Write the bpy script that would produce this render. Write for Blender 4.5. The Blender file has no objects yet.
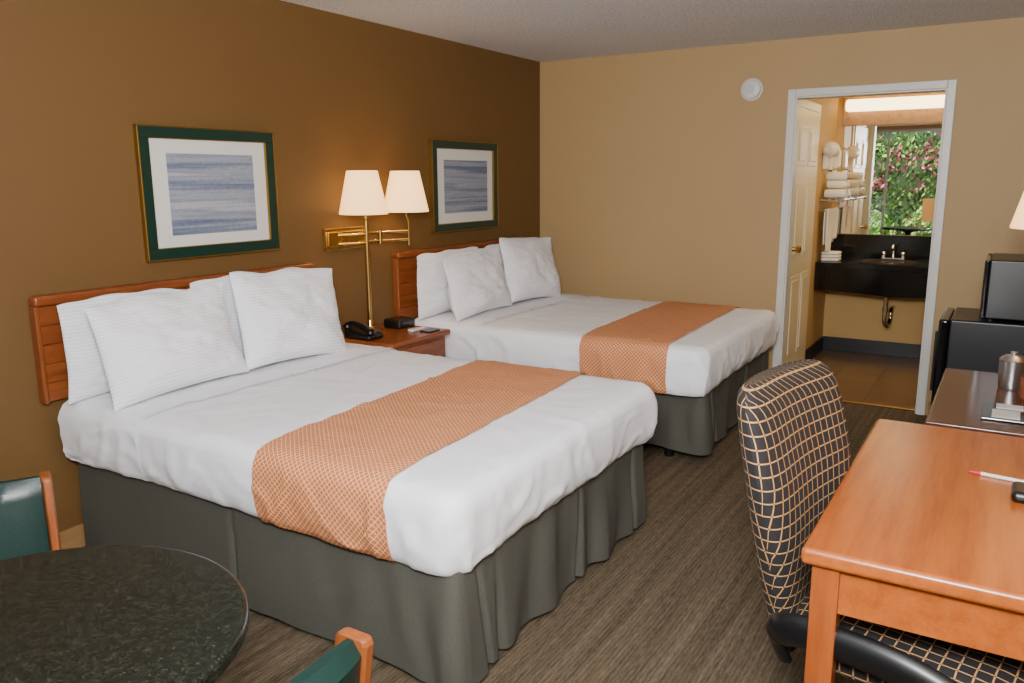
import bpy, bmesh, math, random
import numpy as np
from mathutils import Vector, Matrix, noise
random.seed(7)
COL = bpy.context.scene.collection
XW, YB, ZC = -3.287, 5.77, 2.44
XR, YF = 0.56, -1.3

# ------------------------------------------------------------ materials
def S(r, g, b):
    f = lambda c: ((c/255+0.055)/1.055)**2.4 if c/255 > 0.04045 else c/255/12.92
    return (f(r), f(g), f(b), 1)

class NT:
    def __init__(s, name):
        m = bpy.data.materials.new(name); m.use_nodes = True
        s.m = m; s.t = m.node_tree; s.n = s.t.nodes
        s.b = s.n['Principled BSDF']; s.out = s.n['Material Output']
    def N(s, typ, **kw):
        n = s.n.new(typ)
        for k, v in kw.items():
            if k in n.inputs: n.inputs[k].default_value = v
            else: setattr(n, k, v)
        return n
    def L(s, a, b): s.t.links.new(a, b)
    def coord(s, kind='Object', scale=(1, 1, 1), rot=(0, 0, 0)):
        tc = s.N('ShaderNodeTexCoord'); mp = s.N('ShaderNodeMapping')
        mp.inputs['Scale'].default_value = scale; mp.inputs['Rotation'].default_value = rot
        s.L(tc.outputs[kind], mp.inputs['Vector']); return mp.outputs[0]
    def noise(s, vec, scale=5, detail=4, rough=.5):
        n = s.N('ShaderNodeTexNoise'); n.inputs['Scale'].default_value = scale
        n.inputs['Detail'].default_value = detail; n.inputs['Roughness'].default_value = rough
        s.L(vec, n.inputs['Vector']); return n.outputs['Fac']
    def ramp(s, fac, stops, interp='LINEAR'):
        r = s.N('ShaderNodeValToRGB'); cr = r.color_ramp; cr.interpolation = interp
        while len(cr.elements) < len(stops): cr.elements.new(.5)
        for e, (p, c) in zip(cr.elements, stops): e.position = p; e.color = c
        s.L(fac, r.inputs[0]); return r.outputs[0]
    def mix(s, fac, a, b):
        m = s.N('ShaderNodeMix', data_type='RGBA')
        for i, v in ((0, fac), (6, a), (7, b)):
            if hasattr(v, 'is_linked') or isinstance(v, bpy.types.NodeSocket): s.L(v, m.inputs[i])
            else: m.inputs[i].default_value = v
        return m.outputs[2]
    def math(s, op, a, b=None):
        m = s.N('ShaderNodeMath', operation=op)
        for i, v in ((0, a), (1, b)):
            if v is None: continue
            if isinstance(v, bpy.types.NodeSocket): s.L(v, m.inputs[i])
            else: m.inputs[i].default_value = v
        return m.outputs[0]
    def bump(s, h, strength=.3, dist=.01):
        b = s.N('ShaderNodeBump'); b.inputs['Strength'].default_value = strength
        b.inputs['Distance'].default_value = dist
        s.L(h, b.inputs['Height']); s.L(b.outputs[0], s.b.inputs['Normal'])
    def set(s, col=None, rough=None, metal=None):
        if col is not None:
            if isinstance(col, bpy.types.NodeSocket): s.L(col, s.b.inputs['Base Color'])
            else: s.b.inputs['Base Color'].default_value = col
        if rough is not None: s.b.inputs['Roughness'].default_value = rough
        if metal is not None: s.b.inputs['Metallic'].default_value = metal

def plain(name, col, rough=.5, metal=0, var=.12, vs=6, bs=None, bstr=.15, bd=.004):
    t = NT(name); v = t.coord()
    dark = tuple(c*(1-var) for c in col[:3])+(1,); lite = tuple(min(1, c*(1+var)) for c in col[:3])+(1,)
    t.set(t.mix(t.noise(v, vs), dark, lite), rough, metal)
    if bs: t.bump(t.noise(v, bs, 3), bstr, bd)
    return t.m

def wood(name, c1, c2, axis='y', rough=.3, sc=1.0):
    t = NT(name)
    k = {'x': (1.2, 14, 14), 'y': (14, 1.2, 14), 'z': (14, 14, 1.2)}[axis]
    v = t.coord(scale=tuple(a*sc for a in k))
    n1 = t.noise(v, 1.6, 6, .6)
    v2 = t.coord(scale=tuple(a*sc*5 for a in k)); n2 = t.noise(v2, 2, 3)
    f = t.math('ADD', t.math('MULTIPLY', n1, .75), t.math('MULTIPLY', n2, .25))
    t.set(t.ramp(f, [(.35, c1), (.65, c2)]), rough)
    t.bump(n2, .05, .002)
    return t.m

def mat_ceiling():
    t = NT('ceiling_texture'); v = t.coord(); n = t.noise(v, 60, 4, .75)
    t.set(t.ramp(n, [(.35, S(204, 206, 208)), (.6, S(238, 240, 242))]), .95); t.bump(n, 1.0, .02); return t.m
def mat_wall(name, col, bstr=.25):
    t = NT(name); v = t.coord(); d = tuple(c*.93 for c in col[:3])+(1,)
    t.set(t.mix(t.noise(v, 2), d, col), .62)
    v2 = t.coord(scale=(1, 1, 2.5)); t.bump(t.noise(v2, 110, 3), bstr, .003); return t.m
def mat_carpet():
    t = NT('carpet'); v0 = t.coord(); sp = t.N('ShaderNodeSeparateXYZ'); t.L(v0, sp.inputs[0])
    wob = t.math('MULTIPLY', t.noise(v0, 3, 2), .02)
    rib = t.math('ADD', t.math('MULTIPLY', t.math('SINE', t.math('MULTIPLY', t.math('ADD', sp.outputs[0], wob), 420.0)), .5), .5)
    v2 = t.coord(scale=(34, .9, 1)); n2 = t.noise(v2, 1, 2, .5)
    v1 = t.coord(scale=(120, 22, 1)); n1 = t.noise(v1, 1, 2, .5)
    v3 = t.coord(); n3 = t.noise(v3, 300, 2, .6)
    f = t.math('ADD', t.math('ADD', t.math('MULTIPLY', n1, .24), t.math('MULTIPLY', rib, .05)), t.math('ADD', t.math('MULTIPLY', n2, .26), t.math('MULTIPLY', n3, .45)))
    t.set(t.ramp(f, [(.38, S(66, 57, 45)), (.5, S(92, 80, 64)), (.62, S(120, 107, 88))]), 1.0)
    t.b.inputs['Specular IOR Level'].default_value = .05
    t.bump(f, .6, .01); return t.m
def mat_granite():
    t = NT('granite'); v = t.coord()
    vo = t.N('ShaderNodeTexVoronoi'); vo.inputs['Scale'].default_value = 260; t.L(v, vo.inputs['Vector'])
    sep = t.N('ShaderNodeSeparateColor'); t.L(vo.outputs['Color'], sep.inputs[0])
    c1 = t.ramp(sep.outputs[0], [(0, S(16, 19, 16)), (.25, S(24, 28, 22)), (.5, S(33, 37, 29)), (.75, S(42, 44, 34)), (.95, S(52, 52, 40))], 'CONSTANT')
    n = t.noise(v, 50, 5, .65); c = t.mix(t.ramp(n, [(.34, (0, 0, 0, 1)), (.58, (1, 1, 1, 1))]), S(18, 21, 18), c1)
    t.set(c, .25); t.b.inputs['Specular IOR Level'].default_value = .35; return t.m
def mat_runner():
    t = NT('runner_weave'); tc = t.N('ShaderNodeTexCoord'); sp = t.N('ShaderNodeSeparateXYZ'); t.L(tc.outputs['UV'], sp.inputs[0])
    k = 48.0
    u = t.math('MULTIPLY', sp.outputs[0], k); w = t.math('MULTIPLY', sp.outputs[1], k)
    a = t.math('ABSOLUTE', t.math('SUBTRACT', t.math('FRACT', t.math('ADD', u, w)), .5))
    b = t.math('ABSOLUTE', t.math('SUBTRACT', t.math('FRACT', t.math('SUBTRACT', u, w)), .5))
    m = t.math('MAXIMUM', a, b)
    f = t.ramp(m, [(.385, (0, 0, 0, 1)), (.43, (1, 1, 1, 1))])
    n = t.noise(t.coord('UV'), 9, 3)
    base = t.mix(n, S(182, 98, 52), S(196, 110, 60))
    t.set(t.mix(f, base, S(226, 180, 136)), .7)
    t.bump(m, .12, .002); return t.m
def mat_plaid():
    t = NT('plaid_fabric'); tc = t.N('ShaderNodeTexCoord'); sp = t.N('ShaderNodeSeparateXYZ'); t.L(tc.outputs['UV'], sp.inputs[0])
    k = 31.0
    def line(o):
        return t.math('ABSOLUTE', t.math('SUBTRACT', t.math('FRACT', t.math('MULTIPLY', o, k)), .5))
    a, b = line(sp.outputs[0]), line(sp.outputs[1])
    la = t.math('GREATER_THAN', a, .448); lb = t.math('GREATER_THAN', b, .448)
    both = t.math('MULTIPLY', la, lb)
    f = t.math('SUBTRACT', t.math('MAXIMUM', la, lb), both)
    n = t.noise(t.coord('UV'), 60, 2)
    base = t.mix(n, S(14, 12, 14), S(30, 26, 28))
    t.set(t.mix(f, base, S(176, 134, 82)), .85); t.bump(t.noise(t.coord('UV'), 300, 2), .3, .002); return t.m
def mat_linen(name, stripes=0, axis=2, col=S(240, 240, 244)):
    t = NT(name); t.set(col, .75)
    v = t.coord(); n = t.noise(v, 7, 3, .5)
    if stripes:
        sp = t.N('ShaderNodeSeparateXYZ'); t.L(v, sp.inputs[0])
        s = t.math('SINE', t.math('MULTIPLY', sp.outputs[axis], stripes))
        t.bump(t.math('ADD', t.math('MULTIPLY', s, .05), n), .15, .01)
        t.set(t.mix(t.math('ADD', t.math('MULTIPLY', s, .5), .5), tuple(c*.84 for c in col[:3])+(1,), col))
    else: t.bump(n, .15, .02)
    return t.m
def mat_skirt():
    t = NT('skirt_fabric'); v = t.coord(scale=(1, 1, 1)); n = t.noise(v, 160, 3, .7)
    t.set(t.mix(n, S(56, 55, 48), S(84, 83, 74)), .9); t.bump(n, .3, .003); return t.m
def mat_art(seed):
    t = NT('abstract_print'); v = t.coord(scale=(1, .35, 15)); v.node.inputs['Location'].default_value = (seed, seed, seed)
    n = t.noise(v, 1.5, 4, .6); n2 = t.noise(t.coord(scale=(1, 40, 50)), 1, 3, .7)
    f = t.math('ADD', t.math('MULTIPLY', n, .86), t.math('MULTIPLY', n2, .14))
    t.set(t.ramp(f, [(.36, S(84, 94, 118)), (.45, S(112, 122, 142)), (.52, S(148, 152, 162)), (.58, S(122, 130, 148)), (.66, S(166, 164, 172))]), .6)
    return t.m
def mat_shade(strength=1.3):
    t = NT('lamp_shade_fabric'); t.n.remove(t.b)
    tr = t.N('ShaderNodeBsdfTranslucent', Color=(.80, .62, .36, 1)); df = t.N('ShaderNodeBsdfDiffuse', Color=(.85, .74, .54, 1))
    mx = t.N('ShaderNodeMixShader'); mx.inputs[0].default_value = .5; t.L(tr.outputs[0], mx.inputs[1]); t.L(df.outputs[0], mx.inputs[2])
    em = t.N('ShaderNodeEmission'); em.inputs[0].default_value = (1, .64, .28, 1)
    n = t.noise(t.coord(), 120, 2); t.L(t.math('ADD', t.math('MULTIPLY', n, .15*strength), strength*.9), em.inputs[1])
    ad = t.N('ShaderNodeAddShader'); t.L(mx.outputs[0], ad.inputs[0]); t.L(em.outputs[0], ad.inputs[1]); t.L(ad.outputs[0], t.out.inputs[0]); return t.m
def mat_emit(name, col, s):
    t = NT(name); t.set((.9, .9, .9, 1), .4); t.b.inputs['Emission Color'].default_value = col; t.b.inputs['Emission Strength'].default_value = s; return t.m
def mat_tile():
    t = NT('floor_tile'); v = t.coord()
    br = t.N('ShaderNodeTexBrick'); br.offset = 0; t.L(v, br.inputs['Vector'])
    br.inputs['Scale'].default_value = 1; br.inputs['Brick Width'].default_value = .31; br.inputs['Row Height'].default_value = .31; br.inputs['Mortar Size'].default_value = .006
    br.inputs['Color1'].default_value = S(118, 90, 58); br.inputs['Color2'].default_value = S(106, 78, 50); br.inputs['Mortar'].default_value = S(60, 46, 34)
    t.set(t.mix(t.math('MULTIPLY', t.noise(v, 12), .5), br.outputs[0], S(124, 94, 62)), .28)
    return t.m
def mat_glass():
    t = NT('window_glass'); t.n.remove(t.b)
    a = t.N('ShaderNodeBsdfTransparent'); g = t.N('ShaderNodeBsdfGlossy'); g.inputs['Roughness'].default_value = .02
    mx = t.N('ShaderNodeMixShader'); mx.inputs[0].default_value = .06; t.L(a.outputs[0], mx.inputs[1]); t.L(g.outputs[0], mx.inputs[2]); t.L(mx.outputs[0], t.out.inputs[0]); return t.m
def mat_leaf(nm, a, b):
    t = NT(nm); v = t.coord(); t.set(t.mix(t.ramp(t.noise(v, 2.2, 3), [(.35, (0, 0, 0, 1)), (.65, (1, 1, 1, 1))]), a, b), .5); return t.m

m_ceil = mat_ceiling()
m_brown = mat_wall('brown_wall_paint', S(104, 74, 34)); m_tan = mat_wall('tan_wall_paint', S(174, 144, 99))
m_bath = mat_wall('bathroom_wall_paint', S(194, 156, 92))
m_carpet = mat_carpet(); m_granite = mat_granite(); m_runner = mat_runner(); m_plaid = mat_plaid()
m_sheet = mat_linen('white_sheet'); m_pillow = mat_linen('white_striped_pillowcase', 440, 2)
m_skirt = mat_skirt()
m_wood_y = wood('cherry_wood', S(104, 50, 22), S(140, 76, 36), 'y'); m_wood_z = wood('cherry_wood_upright', S(104, 50, 22), S(142, 78, 36), 'z')
m_desk_y = wood('desk_veneer', S(142, 70, 26), S(168, 90, 36), 'y', .26); m_desk_z = wood('desk_veneer_upright', S(126, 60, 24), S(154, 80, 34), 'z', .3)
m_dress = wood('dark_veneer', S(62, 34, 22), S(86, 50, 34), 'y', .18)
m_base = wood('baseboard_wood', S(140, 102, 62), S(168, 128, 84), 'y', .5)
m_white = plain('white_trim_paint', S(208, 206, 200), .4, var=.03); m_door = plain('door_paint', S(216, 202, 168), .4, var=.03)
m_brass = plain('polished_brass', S(206, 172, 104), .22, 1, .06); m_gold = plain('gold_leaf', S(168, 134, 68), .4, 1, .1)
m_chrome = plain('chrome', (.6, .6, .58, 1), .18, 1, .03); m_green = plain('green_frame', S(20, 48, 38), .3, 0, .15, 20)
m_mat = plain('picture_mat', S(210, 208, 200), .8, var=.03); m_black = plain('black_plastic', S(12, 12, 14), .35, var=.2)
m_gloss = plain('black_gloss', S(12, 12, 14), .12, var=.2); m_teal = plain('teal_vinyl', S(7, 38, 34), .38, var=.15, bs=90, bstr=.12)
m_vanity = plain('black_marble', S(16, 14, 14), .12, var=.6, vs=14); m_plas = plain('cream_plastic', S(226, 216, 196), .4, var=.04)
m_towel = plain('white_terry', S(236, 228, 212), .95, var=.05, bs=140, bstr=.6); m_shade = mat_shade(1.35)
m_steel = plain('brushed_steel', (.5, .5, .5, 1), .3, 1, .1, 40); m_red = plain('red_plastic', S(190, 30, 40), .4)
m_paper = plain('printed_paper', S(180, 180, 176), .6, var=.25, vs=60); m_mug = plain('brown_ceramic', S(110, 62, 40), .3)
m_dark = plain('dark_metal', S(26, 22, 20), .45, var=.2)
m_leaf = mat_leaf('hedge_leaves', S(44, 92, 32), S(146, 188, 100)); m_leaf2 = mat_leaf('shrub_leaves', S(112, 160, 70), S(196, 220, 140)); m_pink = plain('pink_petals', S(222, 96, 140), .6, var=.3)
m_ground = plain('ground_concrete', S(150, 145, 138), .9, var=.2); m_glass = mat_glass(); m_tile = mat_tile()
m_btile = plain('black_base_tile', S(14, 14, 16), .4, var=.3)
m_mirror = NT('mirror_glass'); m_mirror.set((.94, .95, .94, 1), .0, 1); m_mirror = m_mirror.m
m_bulb = mat_emit('bulb_glow', (1, .8, .5, 1), 12); m_tube = mat_emit('diffuser_glow', (1, .76, .38, 1), 6)
m_sign = plain('tan_card', S(206, 160, 92), .6)

# ------------------------------------------------------------ geometry
class G:
    def __init__(s): s.v = []; s.f = []; s.uv = []; s.has = False
    def add(s, v, f, uv=None):
        o = len(s.v); s.v += [tuple(p) for p in v]; s.f += [tuple(i+o for i in q) for q in f]
        if uv: s.has = True; s.uv += list(uv)
        else: s.uv += [(p[0]+p[2]*.01, p[1]+p[2]) for p in s.v[o:]]
        return s
    def box(s, x0, x1, y0, y1, z0, z1, b=.004, seg=2, xf=None):
        bm = bmesh.new(); bmesh.ops.create_cube(bm, size=1)
        for v in bm.verts: v.co = Vector(((x0+x1)/2+v.co.x*(x1-x0), (y0+y1)/2+v.co.y*(y1-y0), (z0+z1)/2+v.co.z*(z1-z0)))
        if b: bmesh.ops.bevel(bm, geom=bm.edges[:]+bm.verts[:], offset=min(b, .45*min(x1-x0, y1-y0, z1-z0)), segments=seg, profile=.5, affect='EDGES')
        bm.verts.index_update(); vs = [v.co.copy() for v in bm.verts]
        if xf: vs = [xf(v) for v in vs]
        s.add(vs, [[v.index for v in f.verts] for f in bm.faces]); bm.free(); return s
    def lathe(s, c, prof, n=32, caps=True, sx=1, sy=1):
        vs = []; fs = []
        for r, z in prof:
            for i in range(n):
                a = 2*math.pi*i/n; vs.append((c[0]+r*sx*math.cos(a), c[1]+r*sy*math.sin(a), c[2]+z))
        for k in range(len(prof)-1):
            for i in range(n):
                j = (i+1) % n; fs.append((k*n+i, k*n+j, (k+1)*n+j, (k+1)*n+i))
        if caps: fs.append(tuple(reversed(range(n)))); fs.append(tuple(range((len(prof)-1)*n, len(prof)*n)))
        return s.add(vs, fs)
    def tube(s, pts, r, n=12, flat=1.0):
        pts = [Vector(p) for p in pts]; rs = list(r) if isinstance(r, (list, tuple)) else [r]*len(pts)
        while len(rs) < len(pts): rs.append(rs[-1])
        vs = []; fs = []; up = Vector((0, 0, 1)); prev = None
        for k, p in enumerate(pts):
            d = (pts[min(k+1, len(pts)-1)]-pts[max(k-1, 0)]).normalized()
            if prev is None:
                a = d.cross(up);
                if a.length < .05: a = d.cross(Vector((1, 0, 0)))
            else: a = prev-d*prev.dot(d)
            a.normalize(); prev = a; b = d.cross(a)
            for i in range(n):
                t = 2*math.pi*i/n; vs.append(p+a*math.cos(t)*rs[k]+b*math.sin(t)*rs[k]*flat)
        for k in range(len(pts)-1):
            for i in range(n):
                j = (i+1) % n; fs.append((k*n+i, k*n+j, (k+1)*n+j, (k+1)*n+i))
        fs.append(tuple(reversed(range(n)))); fs.append(tuple(range((len(pts)-1)*n, len(pts)*n)))
        return s.add(vs, fs)
    def grid(s, rows, uvs=None, closed=False, cap=False):
        n = len(rows[0]); vs = [p for r in rows for p in r]; fs = []
        for k in range(len(rows)-1):
            for i in range(n if closed else n-1):
                j = (i+1) % n; fs.append((k*n+i, k*n+j, (k+1)*n+j, (k+1)*n+i))
        if cap: fs.append(tuple(range(n))); fs.append(tuple(range((len(rows)-1)*n, len(rows)*n)))
        return s.add(vs, fs, [q for r in uvs for q in r] if uvs else None)

def smooth_path(pts, k=6):
    pts = [Vector(p) for p in pts]; out = []
    P = [pts[0]]+pts+[pts[-1]]
    for i in range(1, len(P)-2):
        for j in range(k):
            t = j/k; a, b, c, d = P[i-1], P[i], P[i+1], P[i+2]
            out.append(.5*((2*b)+(c-a)*t+(2*a-5*b+4*c-d)*t*t+(3*b-a-3*c+d)*t**3))
    out.append(pts[-1]); return out

def mk(name, g, mat, parent=None, local=False, loc=None, rot=None, angle=35, **props):
    vs = [Vector(v) for v in g.v]
    if parent is None:
        if loc is None:
            xs = [v.x for v in vs]; ys = [v.y for v in vs]; zs = [v.z for v in vs]
            loc = Vector(((min(xs)+max(xs))/2, (min(ys)+max(ys))/2, min(zs)))
        else: loc = Vector(loc)
        if not local: vs = [v-loc for v in vs]
    else:
        if not local:
            base = Vector(parent.get('_base', (0, 0, 0))); vs = [v-base for v in vs]
        loc = Vector((0, 0, 0)) if loc is None else Vector(loc)
    me = bpy.data.meshes.new(name); me.from_pydata([tuple(v) for v in vs], [], g.f)
    uvl = me.uv_layers.new(name='UVMap')
    for l in me.loops: uvl.data[l.index].uv = g.uv[l.vertex_index]
    me.validate()
    bm = bmesh.new(); bm.from_mesh(me); bmesh.ops.recalc_face_normals(bm, faces=bm.faces[:]); bm.to_mesh(me); bm.free()
    me.materials.append(mat)
    me.shade_smooth(); me.set_sharp_from_angle(angle=math.radians(angle))
    o = bpy.data.objects.new(name, me); COL.objects.link(o); o.location = loc
    if angle == 35:
        wn = o.modifiers.new('weighted', 'WEIGHTED_NORMAL'); wn.keep_sharp = True; wn.weight = 80
    if rot: o.rotation_euler = rot
    if parent:
        o.parent = parent
        if not local: o['_base'] = tuple(parent.get('_base', (0, 0, 0)))
    for k, v in props.items(): o[k] = v
    return o
def thing(name, loc, rot=0, **props):
    e = bpy.data.objects.new(name, None); e.empty_display_size = .1; COL.objects.link(e); e.location = loc; e.rotation_euler = (0, 0, rot)
    e['_base'] = tuple(loc)
    for k, v in props.items(): e[k] = v
    return e
def struct(name, g, mat, **kw): return mk(name, g, mat, kind='structure', **kw)

# ------------------------------------------------------------ room shell
struct('floor', G().box(XW-.1, XR+.1, YF-.1, YB+.06, -.1, 0, 0), m_carpet)
struct('ceiling', G().box(XW-.1, XR+.1, YF-.1, YB+.12, ZC, ZC+.1, 0), m_ceil)
struct('wall_left', G().box(XW-.12, XW, YF-.12, YB+.12, 0, ZC, 0), m_brown)
struct('wall_right', G().box(XR, XR+.12, YF-.12, YB+.12, 0, ZC, 0), m_tan)
DX0, DX1, DZ = -1.325, -.42, 2.07
struct('wall_back', G().box(XW, DX0, YB, YB+.12, 0, ZC, 0).box(DX1, XR, YB, YB+.12, 0, ZC, 0).box(DX0, DX1, YB, YB+.12, DZ, ZC, 0), m_tan)
WX0, WX1, WZ0, WZ1 = -2.75, -.35, .3, 2.38
struct('wall_front', G().box(XW, WX0, YF-.12, YF, 0, ZC, 0).box(WX1, XR, YF-.12, YF, 0, ZC, 0).box(WX0, WX1, YF-.12, YF, 0, WZ0, 0).box(WX0, WX1, YF-.12, YF, WZ1, ZC, 0), m_tan)
struct('baseboard_left', G().box(XW, XW+.014, YF, YB, 0, .10, .003), m_base)
struct('baseboard_back', G().box(XW+.014, DX0-.06, YB-.014, YB, 0, .10, .003).box(DX1+.06, XR, YB-.014, YB, 0, .10, .003), m_base)
# door casing + jamb
g = G(); cw = .045
g.box(DX0-cw, DX0+.004, YB-.016, YB, 0, DZ+cw, .006).box(DX1-.004, DX1+cw, YB-.016, YB, 0, DZ+cw, .006).box(DX0+.004, DX1-.004, YB-.016, YB, DZ-.004, DZ+cw, .006)
g.box(DX0, DX0+.014, YB, YB+.12, 0, DZ, .002).box(DX1-.014, DX1, YB, YB+.12, 0, DZ, .002).box(DX0+.014, DX1-.014, YB, YB+.12, DZ-.014, DZ, .002)
g.box(DX0-.05, DX0, YB+.12, YB+.135, 0, DZ+.05, .004).box(DX1, DX1+.05, YB+.12, YB+.135, 0, DZ+.05, .004)
struct('trim_1', g, m_white)
struct('trim_2', G().box(DX0, DX1, YB+.06, YB+.12, -.02, .012, .004), plain('threshold_metal', S(150, 110, 54), .4, .6))
# window
g = G(); f = .05
g.box(WX0, WX0+f, YF-.09, YF-.03, WZ0, WZ1, .004).box(WX1-f, WX1, YF-.09, YF-.03, WZ0, WZ1, .004).box(WX0+f, WX1-f, YF-.09, YF-.03, WZ0, WZ0+f, .004).box(WX0+f, WX1-f, YF-.09, YF-.03, WZ1-f, WZ1, .004)
g.box(-2.10, -2.06, YF-.085, YF-.035, WZ0+f, WZ1-f, .004)
struct('window_1', g, m_steel)
struct('window_2', G().box(WX0+f, WX1-f, YF-.064, YF-.058, WZ0+f, WZ1-f, 0), m_glass)
# bathroom shell
BX0, BX1, BY1, BZ = -1.375, .45, 7.59, 2.3
struct('floor_bathroom', G().box(BX0-.1, BX1+.1, YB+.06, BY1+.1, -.1, .004, 0), m_tile)
struct('ceiling_bathroom', G().box(BX0-.1, BX1+.1, YB+.12, BY1+.1, BZ, BZ+.1, 0), plain('bathroom_ceiling', S(226, 206, 160), .9))
struct('wall_bathroom_left', G().box(BX0-.1, BX0, YB+.12, BY1+.1, 0, BZ, 0), m_bath)
struct('wall_bathroom_right', G().box(BX1, BX1+.1, YB+.12, BY1+.1, 0, BZ, 0), m_bath)
struct('wall_bathroom_back', G().box(BX0, BX1, BY1, BY1+.1, 0, BZ, 0), m_bath)
struct('baseboard_bathroom', G().box(BX0, BX1, BY1-.012, BY1, .004, .13, .003).box(BX0, BX0+.012, 6.84, BY1-.012, .004, .13, .003), m_btile)
# inner door (closed, in the side wall of the vanity area)
g = G().box(BX0, BX0+.012, 5.92, 5.98, 0, 2.09, .003).box(BX0, BX0+.012, 6.76, 6.82, 0, 2.09, .003).box(BX0, BX0+.012, 5.98, 6.76, 2.03, 2.09, .003)
struct('trim_3', g, m_white)
g = G().box(BX0, BX0+.022, 5.985, 6.755, .01, 2.025, .003)
for (a, b) in ((6.06, 6.33), (6.41, 6.68)):
    for (z0, z1) in ((.2, .82), (.95, 1.5), (1.62, 1.9)):
        g.box(BX0+.018, BX0+.027, a, b, z0, z1, .006).box(BX0+.02, BX0+.034, a+.035, b-.035, z0+.035, z1-.035, .008)
d = struct('door_1', g, m_door)
k = G().tube([(BX0+.02, 6.05, 1.03), (BX0+.055, 6.05, 1.03), (BX0+.058, 6.05, 1.03), (BX0+.085, 6.05, 1.03), (BX0+.09, 6.05, 1.03)], [.022, .011, .024, .027, .012], 16)
kk = mk('door_knob', k, m_brass, parent=d, local=True)
for v in kk.data.vertices: v.co -= d.location
# mirror, light, vanity
mk('mirror', G().box(-1.31, .40, BY1-.008, BY1, 1.055, 1.965, 0), m_mirror, label='large frameless mirror mounted above a dark vanity counter', category='mirror')
L = thing('vanity_light', (-.5, BY1-.05, 2.07), label='long wood-backed fluorescent light fixture with glowing warm diffuser', category='light')
mk('backplate', G().box(-1.33, .40, BY1-.03, BY1, 1.966, 2.22, .004), m_base, L)
mk('diffuser', G().box(-1.30, .37, BY1-.13, BY1-.031, 2.08, 2.175, .02, 3), m_tube, L)
V = thing('vanity', (-.5, 7.32, .6), label='wall-hung black marble vanity with oval sink and deep apron', category='sink')
x0, x1, y0, y1, zt = BX0+.004, .42, 7.03, BY1-.003, .85
cx, cy, ex, ey = -.84, 7.28, .22, .16
n = 64; outer = []; inner = []
for i in range(n):
    a = 2*math.pi*i/n; ca, sa = math.cos(a), math.sin(a)
    tx = ((x1-cx) if ca > 0 else (cx-x0))/max(abs(ca), 1e-6); ty = ((y1-cy) if sa > 0 else (cy-y0))/max(abs(sa), 1e-6)
    t = min(tx, ty); outer.append((cx+ca*t, cy+sa*t, zt)); inner.append((cx+ex*ca, cy+ey*sa, zt))
g = G().grid([outer, inner], closed=True)
g.box(x0, x1, y0, y0+.02, zt-.05, zt-.0005, .004)
g.box(x0, x1, y1-.012, y1, zt, 1.05, .003)
mk('countertop', g, m_vanity, V)
cols = []
for i in range(41):
    t = i/40; x = x0+(x1-x0)*t; zb = .605-.02*math.exp(-((x-cx-.1)/.28)**2); yy = y0+.015-.01*math.exp(-((x-cx)/.4)**2)
    cols.append([(x, yy, zt-.02), (x, yy, zb+.01), (x, yy+.02, zb), (x, yy+.03, zb), (x, yy+.03, zt-.02)])
mk('apron', G().grid(cols), m_vanity, V)
mk('basin', G().lathe((cx, cy, zt), [(1.06, .0), (1.05, .008), (1.0, .008), (.95, -.02), (.8, -.09), (.4, -.13), (.08, -.135)], 48, True, ex, ey), plain('dark_basin', S(60, 52, 44), .15), V)
g = G().box(cx-.09, cx+.09, 7.48, 7.53, zt, zt+.02, .008).tube(smooth_path([(cx, 7.505, zt+.015), (cx, 7.505, zt+.09), (cx, 7.46, zt+.125), (cx, 7.39, zt+.10)]), .011)
for s in (-.075, .075): g.lathe((cx+s, 7.505, zt+.018), [(.018, 0), (.014, .02), (.024, .035), (.022, .05), (.006, .055)], 16)
mk('faucet', g, m_chrome, V)
g = G().tube([(cx, cy, .72), (cx, cy, .45)], .019).tube(smooth_path([(cx, cy, .47), (cx, cy, .36), (cx+.02, cy+.05, .31), (cx+.03, cy+.11, .36), (cx+.03, cy+.12, .42), (cx+.03, cy+.18, .44), (cx+.03, BY1-.02, .44)]), .018)
g.lathe((cx, cy, .44), [(.026, 0), (.026, .03)], 20)
mk('drain_pipe', g, m_chrome, V)
# items by the vanity
D = thing('hair_dryer', (BX0, 7.1, 1.62), label='cream wall-mounted hair dryer on its holder', category='hair dryer')
mk('holder', G().box(BX0, BX0+.05, 7.05, 7.15, 1.6, 1.72, .012, 3), m_plas, D)
mk('body', G().tube([(BX0+.05, 7.0, 1.76), (BX0+.055, 7.03, 1.76), (BX0+.06, 7.1, 1.76), (BX0+.06, 7.19, 1.75), (BX0+.06, 7.2, 1.75)], [.03, .06, .062, .05, .03], 20).tube([(BX0+.06, 7.12, 1.72), (BX0+.055, 7.12, 1.6)], [.022, .018]), m_plas, D)
D = thing('tissue_dispenser', (BX0, 7.42, 1.60), label='cream wall-mounted tissue dispenser beside the mirror', category='dispenser')
mk('case', G().box(BX0, BX0+.07, 7.34, 7.50, 1.60, 1.78, .034, 5), m_plas, D)
mk('tissue', G().box(BX0+.02, BX0+.05, 7.39, 7.45, 1.565, 1.599, .006, 2), m_towel, D)
K = thing('towel_rack', (BX0, 7.25, 1.3), label='chrome towel shelf carrying rolled towels', category='towel rack')
g = G(); zz, dd = 1.36, .17
for j in range(4): g.tube([(BX0+.02+dd*j/3, 7.02, zz), (BX0+.02+dd*j/3, 7.5, zz)], .006)
for yy in (7.02, 7.5): g.tube([(BX0, yy, zz-.01), (BX0+dd+.025, yy, zz-.01)], .007)
g.tube([(BX0+.06, 7.02, 1.27), (BX0+.06, 7.5, 1.27)], .007)
for yy in (7.02, 7.5): g.tube([(BX0, yy, 1.27), (BX0+.06, yy, 1.27)], .006)
mk('rail', g, m_chrome, K)
rt = random.Random(5)
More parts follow.
